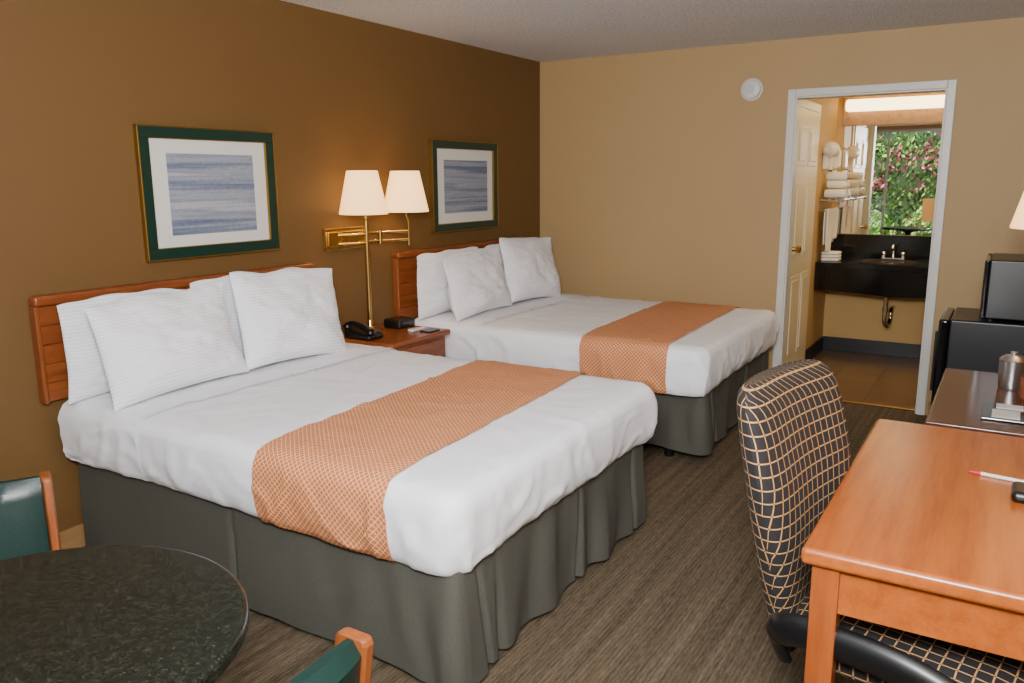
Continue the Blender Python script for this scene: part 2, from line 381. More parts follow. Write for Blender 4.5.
for i, (zz, yy, r_) in enumerate(((1.406, 7.07, .041), (1.406, 7.17, .042), (1.406, 7.27, .041), (1.406, 7.375, .042), (1.48, 7.12, .040), (1.48, 7.22, .040), (1.478, 7.33, .040), (1.55, 7.19, .038))):
    g = G(); pr = []
    for k_ in range(40):
        a = k_*.42+i; rr = r_*(.25+.75*k_/39)*(1+.06*math.sin(3*a+i)); pr.append((rr*math.cos(a), rr*math.sin(a)))
    rows = []; xo = rt.uniform(-.012, .012)
    for xi, x in enumerate([BX0+.03, BX0+.04, BX0+.17, BX0+.185]):
        s_ = .8 if xi in (0, 3) else 1.0; rows.append([(x+xo+rt.uniform(-.003, .003), yy+p[0]*s_, zz+p[1]*s_) for p in pr])
    g.grid(rows)
    mk('rolled_towel', g, m_towel, angle=60, label='white rolled terry washcloth on a chrome shelf', category='towel', group='rolled towels on the rack')
for (ya, yb, za) in ((7.04, 7.25, .93), (7.27, 7.48, 1.02)):
    g = G(); path = []
    for j in range(15): path.append((.075, 1.27-.0+(za-1.27)*(1-j/14)))
    for j in range(1, 8): a = math.pi*j/8; path.append((.06+.015*math.cos(a), 1.27+.015*math.sin(a)))
    for j in range(12): path.append((.045, 1.27-(.28)*j/11))
    rows = [[(BX0+dx+.0025+.004*math.sin(i*.8+z*9), ya+(yb-ya)*i/20, z) for i in range(21)] for dx, z in path]
    g.grid(rows)
    o = mk('hanging_towel', g, m_towel, angle=60, label='white towel draped over the chrome rail', category='towel', group='draped towels on the rail')
    so = o.modifiers.new('thickness', 'SOLIDIFY'); so.thickness = .008
for i in range(3):
    mk('washcloth', G().box(-1.35, -1.21, 7.13, 7.27, zt+.001+i*.026, zt+.026+i*.026, .011, 3), m_towel, label='white folded washcloth stacked on the vanity counter', category='towel', group='washcloths stacked on the counter')
mk('mirror_sign', G().box(-.66, -.50, BY1-.013, BY1-.008, 1.17, 1.36, .002), m_sign, label='small tan card fixed on the mirror', category='sign')

# ------------------------------------------------------------ outside
struct('ground', G().box(-9, 6, -9, YF-.12, -.12, -.02, 0), m_ground)
def bush(name, C, R, core, leafmat, NL, NB, seed, lab, ls=.06):
    g = G(); bm = bmesh.new(); bmesh.ops.create_icosphere(bm, subdivisions=4, radius=1); vs = []
    for v in bm.verts:
        p = v.co; q = 1+.14*noise.noise(p*3+Vector((seed, 0, 0))); vs.append((C[0]+p.x*R[0]*q, C[1]+p.y*R[1]*q, max(-.01, C[2]+p.z*R[2]*q)))
    bm.verts.index_update(); g.add(vs, [[v.index for v in f.verts] for f in bm.faces]); bm.free()
    H = mk(name, g, plain(name+'_core', core, .9), loc=(C[0], C[1], 0), kind='stuff', label=lab, category='hedge')
    def scatter(nm, mat, N, size, sd, clump=False):
        r = random.Random(sd); V_ = []; F_ = []; k = 0
        while k < N:
            th = r.uniform(0, math.pi); cz = r.uniform(-.8, 1); rr = math.sqrt(max(0, 1-cz*cz))
            p = Vector((rr*math.cos(th), rr*math.sin(th), cz)); q = (1+.14*noise.noise(p*3+Vector((seed, 0, 0))))*r.uniform(.98, 1.1)
            x, y, z = p.x*R[0]*q, p.y*R[1]*q, C[2]+p.z*R[2]*q
            if z < 0 or (clump and (noise.noise(Vector((x*1.8, z*1.8, 3+seed))) < .0 or z < 1.25)): continue
            k += 1
            c = Vector((x, y+(.05 if clump else 0), z)); a = Vector((r.gauss(0, 1), r.gauss(0, 1), r.gauss(0, 1))).normalized(); b = a.orthogonal().normalized(); s = size*r.uniform(.5, 1.5)
            o = len(V_); V_ += [c-a*s, c+b*s*.5, c+a*s, c-b*s*.5]; F_.append((o, o+1, o+2, o+3))
        return mk(nm, G().add(V_, F_), mat, parent=H, local=True, kind='stuff')
    scatter('leaves', leafmat, NL, ls, seed+1)
    if NB: scatter('blossoms', m_pink, NB, .05, seed+2, True)
bush('flowering_hedge', (-1.7, -4.9, 1.3), (3.6, .8, 2.1), S(26, 54, 18), m_leaf, 12000, 2600, 1, 'tall green hedge with pink blossoms outside the window')
bush('garden_shrub', (-1.0, -3.3, .45), (.82, .45, .62), S(50, 90, 30), m_leaf2, 2800, 0, 5, 'low bright green shrub outside the window', .05)
bush('garden_shrub', (-2.85, -3.4, .35), (.72, .4, .5), S(50, 90, 30), m_leaf2, 2200, 0, 9, 'low bright green shrub outside the window', .05)

# ------------------------------------------------------------ beds
def rrect(x0, x1, y0, y1, r, nc=10, nx=70, ny=56):
    r = max(r, .002); P = []
    def arc(cx, cy, a0):
        for i in range(nc): a = a0+math.pi/2*(i+.5)/nc; P.append((cx+r*math.cos(a), cy+r*math.sin(a)))
    for i in range(ny): P.append((x0, y1-r-(y1-y0-2*r)*i/ny))
    arc(x0+r, y0+r, math.pi)
    for i in range(nx): P.append((x0+r+(x1-x0-2*r)*i/nx, y0))
    arc(x1-r, y0+r, -math.pi/2)
    for i in range(ny): P.append((x1, y0+r+(y1-y0-2*r)*i/ny))
    arc(x1-r, y1-r, 0)
    for i in range(nx): P.append((x1-r-(x1-x0-2*r)*i/nx, y1))
    arc(x0+r, y1-r, math.pi/2)
    return P
PROF = [(.04, .415), (.028, .418), (.014, .44), (.004, .48), (0, .53), (.001, .585), (.007, .622), (.020, .646), (.045, .659), (.09, .665), (.16, .667), (.3, .668), (.4, .668), (.5, .668), (.6, .668), (.7, .668)]
def interp_prof(k):
    out = []
    for i in range(len(PROF)-1):
        for j in range(k):
            t = j/k; out.append((PROF[i][0]*(1-t)+PROF[i+1][0]*t, PROF[i][1]*(1-t)+PROF[i+1][1]*t))
    out.append(PROF[-1]); return out
def sstep(a, b, x): t = max(0, min(1, (x-a)/(b-a))); return t*t*(3-2*t)
def droop(x, y, z, B):
    return .022*sstep(B['x1']-1.3, B['x1'], x)*sstep(.62, .40, z)*sstep(B['y0']+.5, B['y0'], y)
def disp(x, y, z, sd):
    a = noise.noise(Vector((x*2.0+sd, y*2.0, z*2)))*.004
    a += noise.noise(Vector((x*9+sd, y*3.5, z*5)))*.0012+noise.noise(Vector((x*4+sd, y*14, z*4)))*.0010
    rg = abs(noise.noise(Vector((x*4+y*3+sd, y*4-x*2, z*3+9)))); a += .0045*max(0, 1-rg*11)
    rg = abs(noise.noise(Vector((x*2-y*5+sd, y*2+x*4, z*4+4)))); a += .004*max(0, 1-rg*12)
    return a
def hangf(x, y, z, sd):
    w = disp(x, y, z, sd)
    return w*2.0+.007*noise.noise(Vector((x*7, y*7, sd+z*3)))-.008*abs(noise.noise(Vector((x*9+z*7, y*9+z*7, sd+2))))
BEDS = [dict(y0=1.715, y1=3.265, x0=-3.235, x1=-1.245, sd=3, sk=.03, sb=.0), dict(y0=4.0, y1=5.545, x0=-3.235, x1=-1.285, sd=17, sk=.06, sb=.07)]
def build_bed(B, label):
    x0, x1, y0, y1, sd = B['x0'], B['x1'], B['y0'], B['y1'], B['sd']; cx, cy = (x0+x1)/2, (y0+y1)/2
    T = thing('bed', (cx, cy, 0), label=label, category='bed')
    rows = []
    for d, z in interp_prof(3):
        P = rrect(x0+d*.9, x1-d, y0+d, y1-d, .10-d*.9)
        row = []
        for (x, y) in P:
            w = disp(x, y, z, sd); ns = sstep(.56, .66, z)
            ox = (x-cx)/abs(x1-cx); oy = (y-cy)/abs(y1-cy)
            ex_ = ox if abs(ox) > .93 else 0; ey_ = oy if abs(oy) > .9 else 0
            hang = (1-ns)*hangf(x, y, z, sd)
            row.append((x+ex_*hang, y+ey_*hang, z+ns*w-droop(x, y, z, B)))
        rows.append(row)
    g = G().grid(rows, closed=True); nn = len(rows[0]); base = (len(rows)-1)*nn; g.f.append(tuple(range(base, base+nn)))
    g.f.append(tuple(range(nn))); mk('bedding', g, m_sheet, T, angle=70)
    def over(xa, xb, off, hem, x_skew=0, nx=26):
        path = []
        pr = [(d, z) for d, z in interp_prof(4) if z >= hem]
        for d, z in pr: path.append((y0+d-off*sstep(.66, .6, z), z+off*sstep(.56, .66, z)))
        top = [(y0+.7+(y1-y0-1.4)*i/10, .668+off) for i in range(1, 10)]
        far = [(y1-(p[0]-y0), p[1]) for p in path][::-1]
        full = path+top+far; rows = []; uvs = []; s = 0
        for i, (y, z) in enumerate(full):
            if i: s += math.hypot(y-full[i-1][0], z-full[i-1][1])
            t = (y-y0)/(y1-y0); r = []; q = []
            for j in range(nx+1):
                x = xa+(xb-xa)*j/nx + x_skew*(t-.0) + .004*noise.noise(Vector((y*4, j*.0, 2)))
                w = disp(x, y, z, sd); ns = sstep(.56, .66, z); yy = y+(1-ns)*hangf(x, y, z, sd)*(1 if y > cy else -1)
                r.append((x, yy, z+ns*w-droop(x, y, z, B))); q.append(((xb-xa)*j/nx, s))
            rows.append(r); uvs.append(q)
        return G().grid(rows, uvs)
    mk('folded_sheet', over(x0+.02, x0+.52, .007, .42), m_sheet, T, angle=60)
    # skirt
    sx1, sy0, sy1 = x1-.05, y0+.055+B['sb'], y1-.055; r = .03
    path = []
    for i in range(160): path.append((x0+.03+(sx1-r-x0-.03)*i/160, sy0, 0, -1))
    for i in range(8): a = -math.pi/2+math.pi/2*i/8; path.append((sx1-r+r*math.cos(a), sy0+r+r*math.sin(a), math.cos(a), math.sin(a)))
    for i in range(180): path.append((sx1, sy0+r+(sy1-sy0-2*r)*i/180, 1, 0))
    for i in range(8): a = math.pi/2*i/8; path.append((sx1-r+r*math.cos(a), sy1-r+r*math.sin(a), math.cos(a), math.sin(a)))
    for i in range(101): path.append((sx1-r-(sx1-r-x0-.03)*i/100, sy1, 0, 1))
    rows = []
    for kz in range(17):
        t = kz/16; z = .47-(.47-B['sk'])*t; row = []
        for x, y, nx_, ny_ in path:
            foot = sstep(sx1-.45, sx1, x); ft = 1 if nx_ > .5 else 0
            w = noise.noise(Vector((x*3.2+sd, y*3.2, t*.5)))*.019+noise.noise(Vector((x*10+t, y*10+sd, t*.8)))*.014*(.4+foot)
            w += .015*math.sin((y-sy0)*18+5*noise.noise(Vector((y*2, 3, 1+t*.6))))*foot*sstep(sy0+.2, sy0+.5, y)
            w += .008*math.sin((x-sx1)*24+5*noise.noise(Vector((x*3, 5, t))))*sstep(sx1-.9, sx1-.2, x)*(ny_ < -.5)
            dy0, dy1 = y-sy0, sy1-y
            w -= ft*(.055*math.exp(-((dy0-.10-.05*t)/.011)**2)+.035*math.exp(-((dy0-.21-.02*t)/.016)**2)*t+.04*math.exp(-((dy1-.13)/.012)**2)+.03*math.exp(-((dy0-.80)/.010)**2))
            w += .035*math.exp(-((x-sx1)**2+dy0**2)/.012)+.02*math.exp(-((x-sx1)**2+dy1**2)/.018)
            if B['sd'] == 3: w -= .025*math.exp(-((x+2.28)/.009)**2)*(ny_ < -.5)
            o = .010*t+w*(.1+.9*t)
            hemz = .010*noise.noise(Vector((x*4, y*4, sd)))*t
            row.append((x+nx_*o, y+ny_*o, z+hemz))
        rows.append(row)
    mk('bed_skirt', G().grid(rows), m_skirt, T, angle=60)
    mk('box_spring', G().box(x0+.03, sx1-.08, sy0+.07, sy1-.06, .14, .46, .03, 3), m_dark, T)
    for lx in (x0+.15, sx1-.20):
        for ly in (sy0+.05, sy1-.1): mk('leg', G().lathe((lx, ly, 0), [(.028, 0), (.03, .01), (.026, .15)], 16), m_black, T)
    xa, xb = (-2.07, -1.50) if sd == 3 else (-2.02, -1.50)
    mk('bed_runner', over(xa, xb, .009, .416, -.10 if sd == 3 else -.05, 40), m_runner, angle=60, label='orange patterned bed runner with diamond net weave', category='bed runner', group='orange bed runners')
    return T
build_bed(BEDS[0], 'double bed with white bedding and grey-green skirt beside the round table')
build_bed(BEDS[1], 'double bed with white bedding and grey skirt beside the tan wall')

def headboard(y0, y1):
    T = thing('headboard', (XW+.03, (y0+y1)/2, .66), label='reddish wooden headboard with shallow horizontal grooves fixed to the brown wall', category='headboard', group='wooden headboards')
    g = G().box(XW+.001, XW+.03, y0+.004, y1-.004, .665, 1.06, .003)
    for i in range(5): g.box(XW+.028, XW+.040, y0+.004, y1-.004, .668+i*.0775, .668+i*.0775+.0765, .004, 2)
    mk('panel', g, m_wood_y, T)
    mk('top_rail', G().box(XW+.001, XW+.055, y0, y1, 1.055, 1.10, .016, 4), m_wood_y, T)
    for ya in (y0, y1-.022): mk('side_rail', G().box(XW+.001, XW+.046, ya, ya+.022, .66, 1.058, .007, 3), m_wood_z, T)
headboard(1.68, 3.19); headboard(3.90, 5.46)

def pillow(y0, y1, x, h, sd, lean, yaw=0, t=.17, z=.670, roll=0, lab=''):
    w = y1-y0; N = 48
    def f(u, v, side):
        e = ((1-abs(u)**2.7)*(1-abs(v)**2.5)); e = max(e, 0)**.60
        th = t/2*e*(1.02-.30*v)
        th += e*(.020*noise.noise(Vector((u*1.5+sd, v*2.0, side)))+.005*noise.noise(Vector((u*4.5+sd, v*4, side*2))))
        rg = abs(noise.noise(Vector((u*2+v*3+sd, v*2.5-u*2, side*3)))); th -= .012*e*max(0, 1-rg*8)
        th += -.018*(e**.5)*(1-e*.85)*abs(noise.noise(Vector((u*3+v*4+sd, v*4-u*3, side*3))))
        yy = w/2*u*(1-.055*(1-v*v)); zz = h/2*v*(1-.08*(1-u*u)*(1 if v < 0 else .1))
        zz += .022*noise.noise(Vector((u*1.7+sd, 0, 5)))*max(v, 0)-.018*max(v, 0)*abs(u)**2.5+.01*max(v, 0)
        bend = .02*noise.noise(Vector((u*1.3+sd, v*1.3, 8)))+.025*abs(u)**3*max(v, 0)
        return (side*th+bend, yy, zz+h/2)
    U = [math.sin(math.pi/2*(-1+2*i/N)) for i in range(N+1)]
    r1 = [[f(u, v, 1) for u in U] for v in U]; r2 = [[f(u, v, -1) for u in U] for v in U]
    g = G().grid(r1).grid(r2)
    o = mk('pillow', g, m_pillow, local=True, loc=(x, (y0+y1)/2, z), rot=(roll, -lean, yaw), angle=75, label=lab or 'white striped pillow leaning against the wooden headboard', category='pillow')
    bm = bmesh.new(); bm.from_mesh(o.data); bmesh.ops.remove_doubles(bm, verts=bm.verts[:], dist=1e-4); bmesh.ops.recalc_face_normals(bm, faces=bm.faces[:]); bm.to_mesh(o.data); bm.free(); o.data.shade_smooth()
    o['group'] = 'white pillows on the beds'
    return o
for args in ((1.71, 2.37, -3.135, .40, 1, .06), (2.32, 2.98, -3.135, .42, 2, .06), (3.96, 4.64, -3.135, .41, 3, .06), (4.66, 5.33, -3.135, .41, 4, .06)):
    pillow(*args, t=.14)
for args, yaw, roll in (((1.74, 2.42, -2.89, .42, 5, .33), .05, .02), ((2.41, 3.04, -2.89, .45, 6, .31), -.03, -.05), ((4.02, 4.70, -2.89, .42, 7, .31), .02, .02), ((4.70, 5.38, -2.89, .46, 8, .31), -.03, -.06)):
    pillow(*args, yaw=yaw, roll=roll, t=.19, z=.678)

# ------------------------------------------------------------ pictures
def picture(y0, y1, z0, z1, a, sd, lab):
    T = thing('framed_picture', (XW, (y0+y1)/2, z0), label=lab, category='picture', group='framed abstract prints')
    f = .055
    def frame(i0, i1, d0, d1, b=.003):
        return G().box(XW+d0, XW+d1, y0+i0, y1-i0, z1-i1, z1-i0, b).box(XW+d0, XW+d1, y0+i0, y1-i0, z0+i0, z0+i1, b).box(XW+d0, XW+d1, y0+i0, y0+i1, z0+i1, z1-i1, b).box(XW+d0, XW+d1, y1-i1, y1-i0, z0+i1, z1-i1, b)
    mk('frame', frame(.006, f, .001, .026), m_green, T)
    g = frame(0, .008, .001, .028); h = frame(f-.003, f+.003, .002, .024, .002); g.add(h.v, h.f)
    mk('gilt_edge', g, m_gold, T)
    mk('mat_board', G().box(XW+.002, XW+.010, y0+f, y1-f, z0+f, z1-f, 0), m_mat, T)
    mk('print', G().box(XW+.010, XW+.0115, a[0], a[1], a[2], a[3], 0), mat_art(sd), T)
picture(2.21, 2.98, 1.185, 1.785, (2.355, 2.845, 1.295, 1.665), 1.0, 'wide blue banded abstract print in green and gold frame')
picture(4.31, 5.105, 1.19, 1.80, (4.455, 4.98, 1.315, 1.67), 4.7, 'blue banded abstract print in green frame beside the corner')

# ------------------------------------------------------------ smoke detector
T = thing('smoke_detector', (-1.615, YB, 2.13), label='round white smoke detector high on the tan wall', category='smoke detector')
def discY(c, prof, n=36):
    g = G(); vs = []; fs = []
    for r, d in prof:
        for i in range(n): a = 2*math.pi*i/n; vs.append((c[0]+r*math.cos(a), c[1]-d, c[2]+r*math.sin(a)))
    for k in range(len(prof)-1):
        for i in range(n): j = (i+1) % n; fs.append((k*n+i, k*n+j, (k+1)*n+j, (k+1)*n+i))
    fs.append(tuple(range((len(prof)-1)*n, len(prof)*n))); return g.add(vs, fs)
mk('body', discY((-1.615, YB, 2.13), [(.075, .0), (.075, .012), (.066, .016), (.064, .034), (.05, .044), (.02, .046)]), m_white, T)
mk('vent_ring', discY((-1.615, YB-.044, 2.13), [(.03, 0), (.03, .004), (.026, .006)]), plain('pale_plastic', S(190, 190, 190), .5), T)

# ------------------------------------------------------------ nightstand and things
NZ = .668
T = thing('nightstand', (-3.02, 3.58, 0), label='reddish wooden nightstand with one drawer between the beds', category='nightstand')
mk('top', G().box(XW+.016, -2.79, 3.29, 3.83, NZ-.03, NZ, .01, 4), m_wood_y, T)
mk('body', G().box(XW+.016, -2.82, 3.31, 3.81, .08, NZ-.0305, .004).box(XW+.03, -2.84, 3.33, 3.79, 0, .0795, .004), m_wood_z, T)
dr = mk('drawer', G().box(-2.8195, -2.803, 3.33, 3.79, .46, .62, .006, 3), m_wood_y, T)
mk('knob', G().tube([(-2.803, 3.57, .54), (-2.792, 3.57, .54), (-2.785, 3.57, .54), (-2.779, 3.57, .54)], [.006, .006, .014, .008], 16), m_brass, dr)
PO = -.035
T = thing('telephone', (-3.06, 3.41+PO, NZ), rot=0, label='black desk telephone beside the brass lamp post', category='telephone')
def wedge(v): return Vector((v.x, v.y, v.z+(0 if v.z < NZ+.02 else (-3.06-v.x)*.18)))
mk('base', G().box(-3.15, -2.96, 3.335+PO, 3.46+PO, NZ, NZ+.045, .012, 3, wedge), m_black, T)
mk('handset', G().tube(smooth_path([(-3.15, 3.362+PO, NZ+.07), (-3.10, 3.362+PO, NZ+.084), (-3.02, 3.362+PO, NZ+.072), (-2.97, 3.362+PO, NZ+.05)]), .016, 12).lathe((-3.145, 3.362+PO, NZ+.055), [(.02, 0), (.025, .005), (.023, .02)], 16).lathe((-2.975, 3.362+PO, NZ+.034), [(.02, 0), (.025, .005), (.023, .02)], 16), m_black, T)
g = G()
for i in range(4):
    for j in range(3): g.box(-3.09+i*.03, -3.072+i*.03, 3.395+PO+j*.021, 3.408+PO+j*.021, NZ+.040-(i-1.5)*.005, NZ+.052-(i-1.5)*.005, .002)
mk('keypad', g, plain('grey_keys', S(70, 70, 74), .5), T)
T = thing('clock_radio', (-3.10, 3.75, NZ), label='small black clock radio at the back of the nightstand', category='clock')
mk('body', G().box(-3.17, -3.04, 3.66, 3.81, NZ, NZ+.055, .012, 3), m_black, T)
mk('display', G().box(-3.041, -3.038, 3.68, 3.79, NZ+.015, NZ+.043, .001), m_gloss, T)
T = thing('remote_control', (-2.92, 3.66, NZ), label='small white remote control with red buttons', category='remote control')
mk('body', G().box(-2.96, -2.92, 3.63, 3.75, NZ, NZ+.016, .006, 3), m_white, T)
mk('button', G().box(-2.95, -2.93, 3.71, 3.73, NZ+.0155, NZ+.019, .002), m_red, T)
mk('memo_pad', G().box(-2.89, -2.82, 3.66, 3.76, NZ, NZ+.008, .001), m_black, label='small dark memo pad on the nightstand', category='notepad')

# ------------------------------------------------------------ brass wall lamp with two shades
SX, SY1, SY2 = -3.12, 3.475, 3.85
def shade(c, zb, zt_, rb, rt):
    g = G(); n = 40
    g.lathe((c[0], c[1], 0), [(rb, zb), (rb+.002, zb+.004), (rt+.002, zt_-.004), (rt, zt_), (rt-.002, zt_-.004), (rb-.002, zb+.004), (rb, zb)], n, False); return g
T = thing('wall_lamp', (XW, 3.5, 1.15), label='brass double swing-arm wall lamp with two lit cream shades', category='lamp')
mk('wall_plate', G().box(XW+.001, XW+.022, 3.31, 3.65, 1.15, 1.275, .005).box(XW+.02, XW+.04, 3.33, 3.63, 1.17, 1.255, .006), m_brass, T)
mk('pole', G().tube([(-3.155, 3.53, NZ+.01), (-3.155, 3.53, 1.34)], .0145, 16).lathe((-3.155, 3.53, NZ), [(.072, 0), (.072, .010), (.055, .020), (.022, .034), (.015, .07)], 28), m_brass, T)
g = G()
for zz in (1.185, 1.235): g.tube([(XW+.035, 3.40, zz), (-3.18, 3.48, zz), (-3.155, 3.53, zz)], .009)
g.tube(smooth_path([(-3.155, 3.53, 1.30), (-3.15, 3.52, 1.32), (SX, SY1, 1.33), (SX, SY1, 1.44)]), .007)
mk('arm', g, m_brass, T)
g = G()
for zz in (1.185, 1.235): g.tube([(XW+.035, 3.56, zz), (-3.20, 3.70, zz), (SX, SY2+.02, zz)], .009)
g.tube([(SX, SY2+.02, 1.15), (SX, SY2+.02, 1.30), (SX, SY2, 1.33), (SX, SY2, 1.44)], .010)
g.tube([(-3.20, 3.70, 1.17), (-3.20, 3.70, 1.25)], .013)
mk('arm', g, m_brass, T)
for yy in (SY1, SY2):
    mk('lamp_shade', shade((SX, yy), 1.352, 1.592, .135, .085), m_shade, T)
    mk('bulb', G().lathe((SX, yy, 1.43), [(.012, 0), (.014, .02), (.028, .055), (.026, .08), (.012, .098)], 20), m_bulb, T)
LX = .135
T = thing('desk_wall_lamp', (XR, 3.62, 1.15), label='brass swing-arm wall lamp with cream shade above the dresser', category='lamp')
mk('wall_plate', G().box(XR-.02, XR-.001, 3.56, 3.68, 1.13, 1.27, .006), m_brass, T)
mk('arm', G().tube(smooth_path([(XR-.02, 3.62, 1.2), (.4, 3.62, 1.2), (LX+.035, 3.62, 1.2), (LX, 3.62, 1.23), (LX, 3.62, 1.42)]), .008), m_brass, T)
mk('lamp_shade', shade((LX, 3.62), 1.345, 1.575, .145, .09), m_shade, T)
mk('bulb', G().lathe((LX, 3.62, 1.41), [(.012, 0), (.014, .02), (.028, .055), (.026, .08), (.012, .098)], 20), m_bulb, T)

# ------------------------------------------------------------ round granite table
TC = (-1.437, .648)
T = thing('round_table', (TC[0], TC[1], 0), label='round dark speckled granite table on a black pedestal', category='table')
R_ = .39
mk('table_top', G().lathe((TC[0], TC[1], .705), [(R_-.012, 0), (R_, .008), (R_, .024), (R_-.004, .031), (R_-.012, .035)], 96), m_granite, T)
mk('pedestal', G().lathe((TC[0], TC[1], 0), [(.17, 0), (.17, .015), (.15, .03), (.06, .05), (.045, .08), (.04, .64), (.06, .66), (.16, .69), (.16, .7045)], 40), m_black, T)

# ------------------------------------------------------------ teal chairs
def teal_chair(loc, rot, lab):
    T = thing('dining_chair', (loc[0], loc[1], 0), rot, label=lab, category='chair', group='teal vinyl chairs at the round table')
    def bx(y, z): return -.22-.05*(z-.45)/.35+.015*(abs(y)/.24)**2
    g = G(); fr = []; bk = []
    ys = [-.222+.444*i/24 for i in range(25)]; zs = [.42+.375*i/16 for i in range(17)]
    for z in zs:
        e = min(1, (z-.42)/.03, (.795-z)/.03+.3); e = max(e, .3)
        fr.append([(bx(y, z)+.028*e*(1-.5*(abs(y)/.222)**6), y, z) for y in ys]); bk.append([(bx(y, z)-.040*e*(1-.25*(abs(y)/.222)**6), y, z) for y in ys])
    g.grid([a+b[::-1] for a, b in zip(fr, bk)], closed=True, cap=True)
    mk('backrest', g, m_teal, T, local=True)
    mk('seat', G().box(-.22, .15, -.215, .215, .385, .465, .03, 5), m_teal, T, local=True)
    mk('seat_frame', G().box(-.21, .14, -.205, .205, .345, .384, .006), m_wood_y, T, local=True)
    for s in (-1, 1):
        p = smooth_path([(-.27, 0), (-.235, .2), (-.20, .42), (bx(.235, .6), .6), (bx(.235, .78), .765), (bx(.235, .78)-.004, .79), (bx(.235, .78)-.006, .799)], 5)
        rows = []
        for i, q in enumerate(p):
            hw = .036 if i < len(p)-8 else .036*max(.55, 1-((i-(len(p)-9))/9)**2*.45); hy = .012 if i < len(p)-2 else .008
            yc = s*.235
            rows.append([(q.x+a*hw, yc+b*hy, q.y) for a, b in ((-1, -.6), (-.8, -1), (.8, -1), (1, -.6), (1, .6), (.8, 1), (-.8, 1), (-1, .6))])
        mk('back_post', G().grid(rows, closed=True, cap=True), m_wood_z, T, local=True)
        mk('leg', G().tube([(.12, s*.19, 0), (.12, s*.19, .36)], [.016, .022], 12), m_wood_z, T, local=True)
teal_chair((-1.125, .665), math.pi, 'teal vinyl chair with wooden posts pushed under the round table')
teal_chair((-1.93, .73), -.42, 'teal vinyl chair with wooden posts beside the bed skirt')

# ------------------------------------------------------------ desk
T = thing('desk', (0, 2.27, 0), label='orange-brown wooden writing desk with square legs', category='desk')
dx0, dx1, dy0, dy1 = -.325, .50, 1.71, 2.84
mk('desk_top', G().box(dx0, dx1, dy0, dy1, .712, .752, .013, 4), m_desk_y, T)
mk('apron', G().box(dx0+.04, dx1-.04, dy0+.035, dy0+.055, .60, .7115, .002).box(dx0+.04, dx1-.04, dy1-.055, dy1-.035, .60, .7115, .002).box(dx1-.06, dx1-.04, dy0+.055, dy1-.055, .60, .7115, .002).box(dx0+.04, dx0+.055, dy0+.055, dy1-.055, .655, .7115, .002), m_desk_y, T)
for lx in (dx0+.022, dx1-.08):
    for ly in (dy0+.022, dy1-.08): mk('leg', G().box(lx, lx+.058, ly, ly+.058, 0, .7115, .004), m_desk_z, T)
T = thing('pen', (.03, 2.39, .752), label='white ballpoint pen with red tip lying on the desk', category='pen')
a, b = Vector((-.04, 2.405, .757)), Vector((.10, 2.385, .757))
mk('barrel', G().tube([a.lerp(b, .22), b], .005), m_white, T)
mk('tip', G().tube([a, a.lerp(b, .05), a.lerp(b, .22)], [.0015, .0035, .005]), m_red, T)
mk('computer_mouse', G().box(.06, .13, 2.22, 2.32, .752, .782, .016, 4), m_black, label='small black object lying on the desk', category='mouse')
# dresser
T = thing('dresser', (.15, 3.3, 0), label='low dresser with glossy dark brown top beside the fridge', category='dresser')
mk('dresser_top', G().box(-.185, XR-.005, 2.875, 3.76, .722, .752, .006, 3), m_dress, T)
b_ = mk('body', G().box(-.16, XR-.01, 2.895, 3.74, 0, .7215, .004), m_dress, T)
for i in range(3):
    d_ = mk('drawer', G().box(-.175, -.1605, 2.91, 3.725, .06+i*.215, .26+i*.215, .004), m_dress, T)
    mk('handle', G().tube([(-.176, 3.25, .16+i*.215), (-.195, 3.26, .16+i*.215), (-.195, 3.38, .16+i*.215), (-.176, 3.39, .16+i*.215)], .005), m_brass, d_)
mk('ice_bucket', G().lathe((.05, 3.50, .752), [(.04, 0), (.043, .01), (.046, .10), (.047, .11), (.03, .125), (.012, .13), (.012, .14)], 28), m_steel, label='brushed steel ice bucket with lid on the dresser', category='ice bucket')
T = thing('mug', (.11, 3.36, .752), label='small brown ceramic mug on the dresser', category='mug')
mk('body', G().lathe((.11, 3.36, .752), [(.03, 0), (.036, .02), (.036, .08), (.033, .08), (.031, .01)], 24), m_mug, T)
mk('handle', G().tube(smooth_path([(.145, 3.36, .815), (.165, 3.36, .81), (.165, 3.36, .78), (.145, 3.36, .772)]), .005), m_mug, T)
T = thing('tray', (.09, 3.11, .752), label='dark glossy tray holding a printed card and remote', category='tray')
mk('base', G().box(-.03, .20, 2.98, 3.2, .752, .762, .004), m_gloss, T)
mk('printed_card', G().box(.0, .08, 3.0, 3.1, .762, .764, 0), m_paper, label='small printed card lying on a tray', category='card')
mk('remote_control', G().box(.11, .155, 3.0, 3.16, .762, .778, .006, 3), m_dark, label='dark remote control lying on a tray', category='remote control')
mk('paper_packet', G().box(.01, .09, 3.12, 3.18, .762, .766, .001), m_paper, label='small white paper packet on a tray', category='packet')
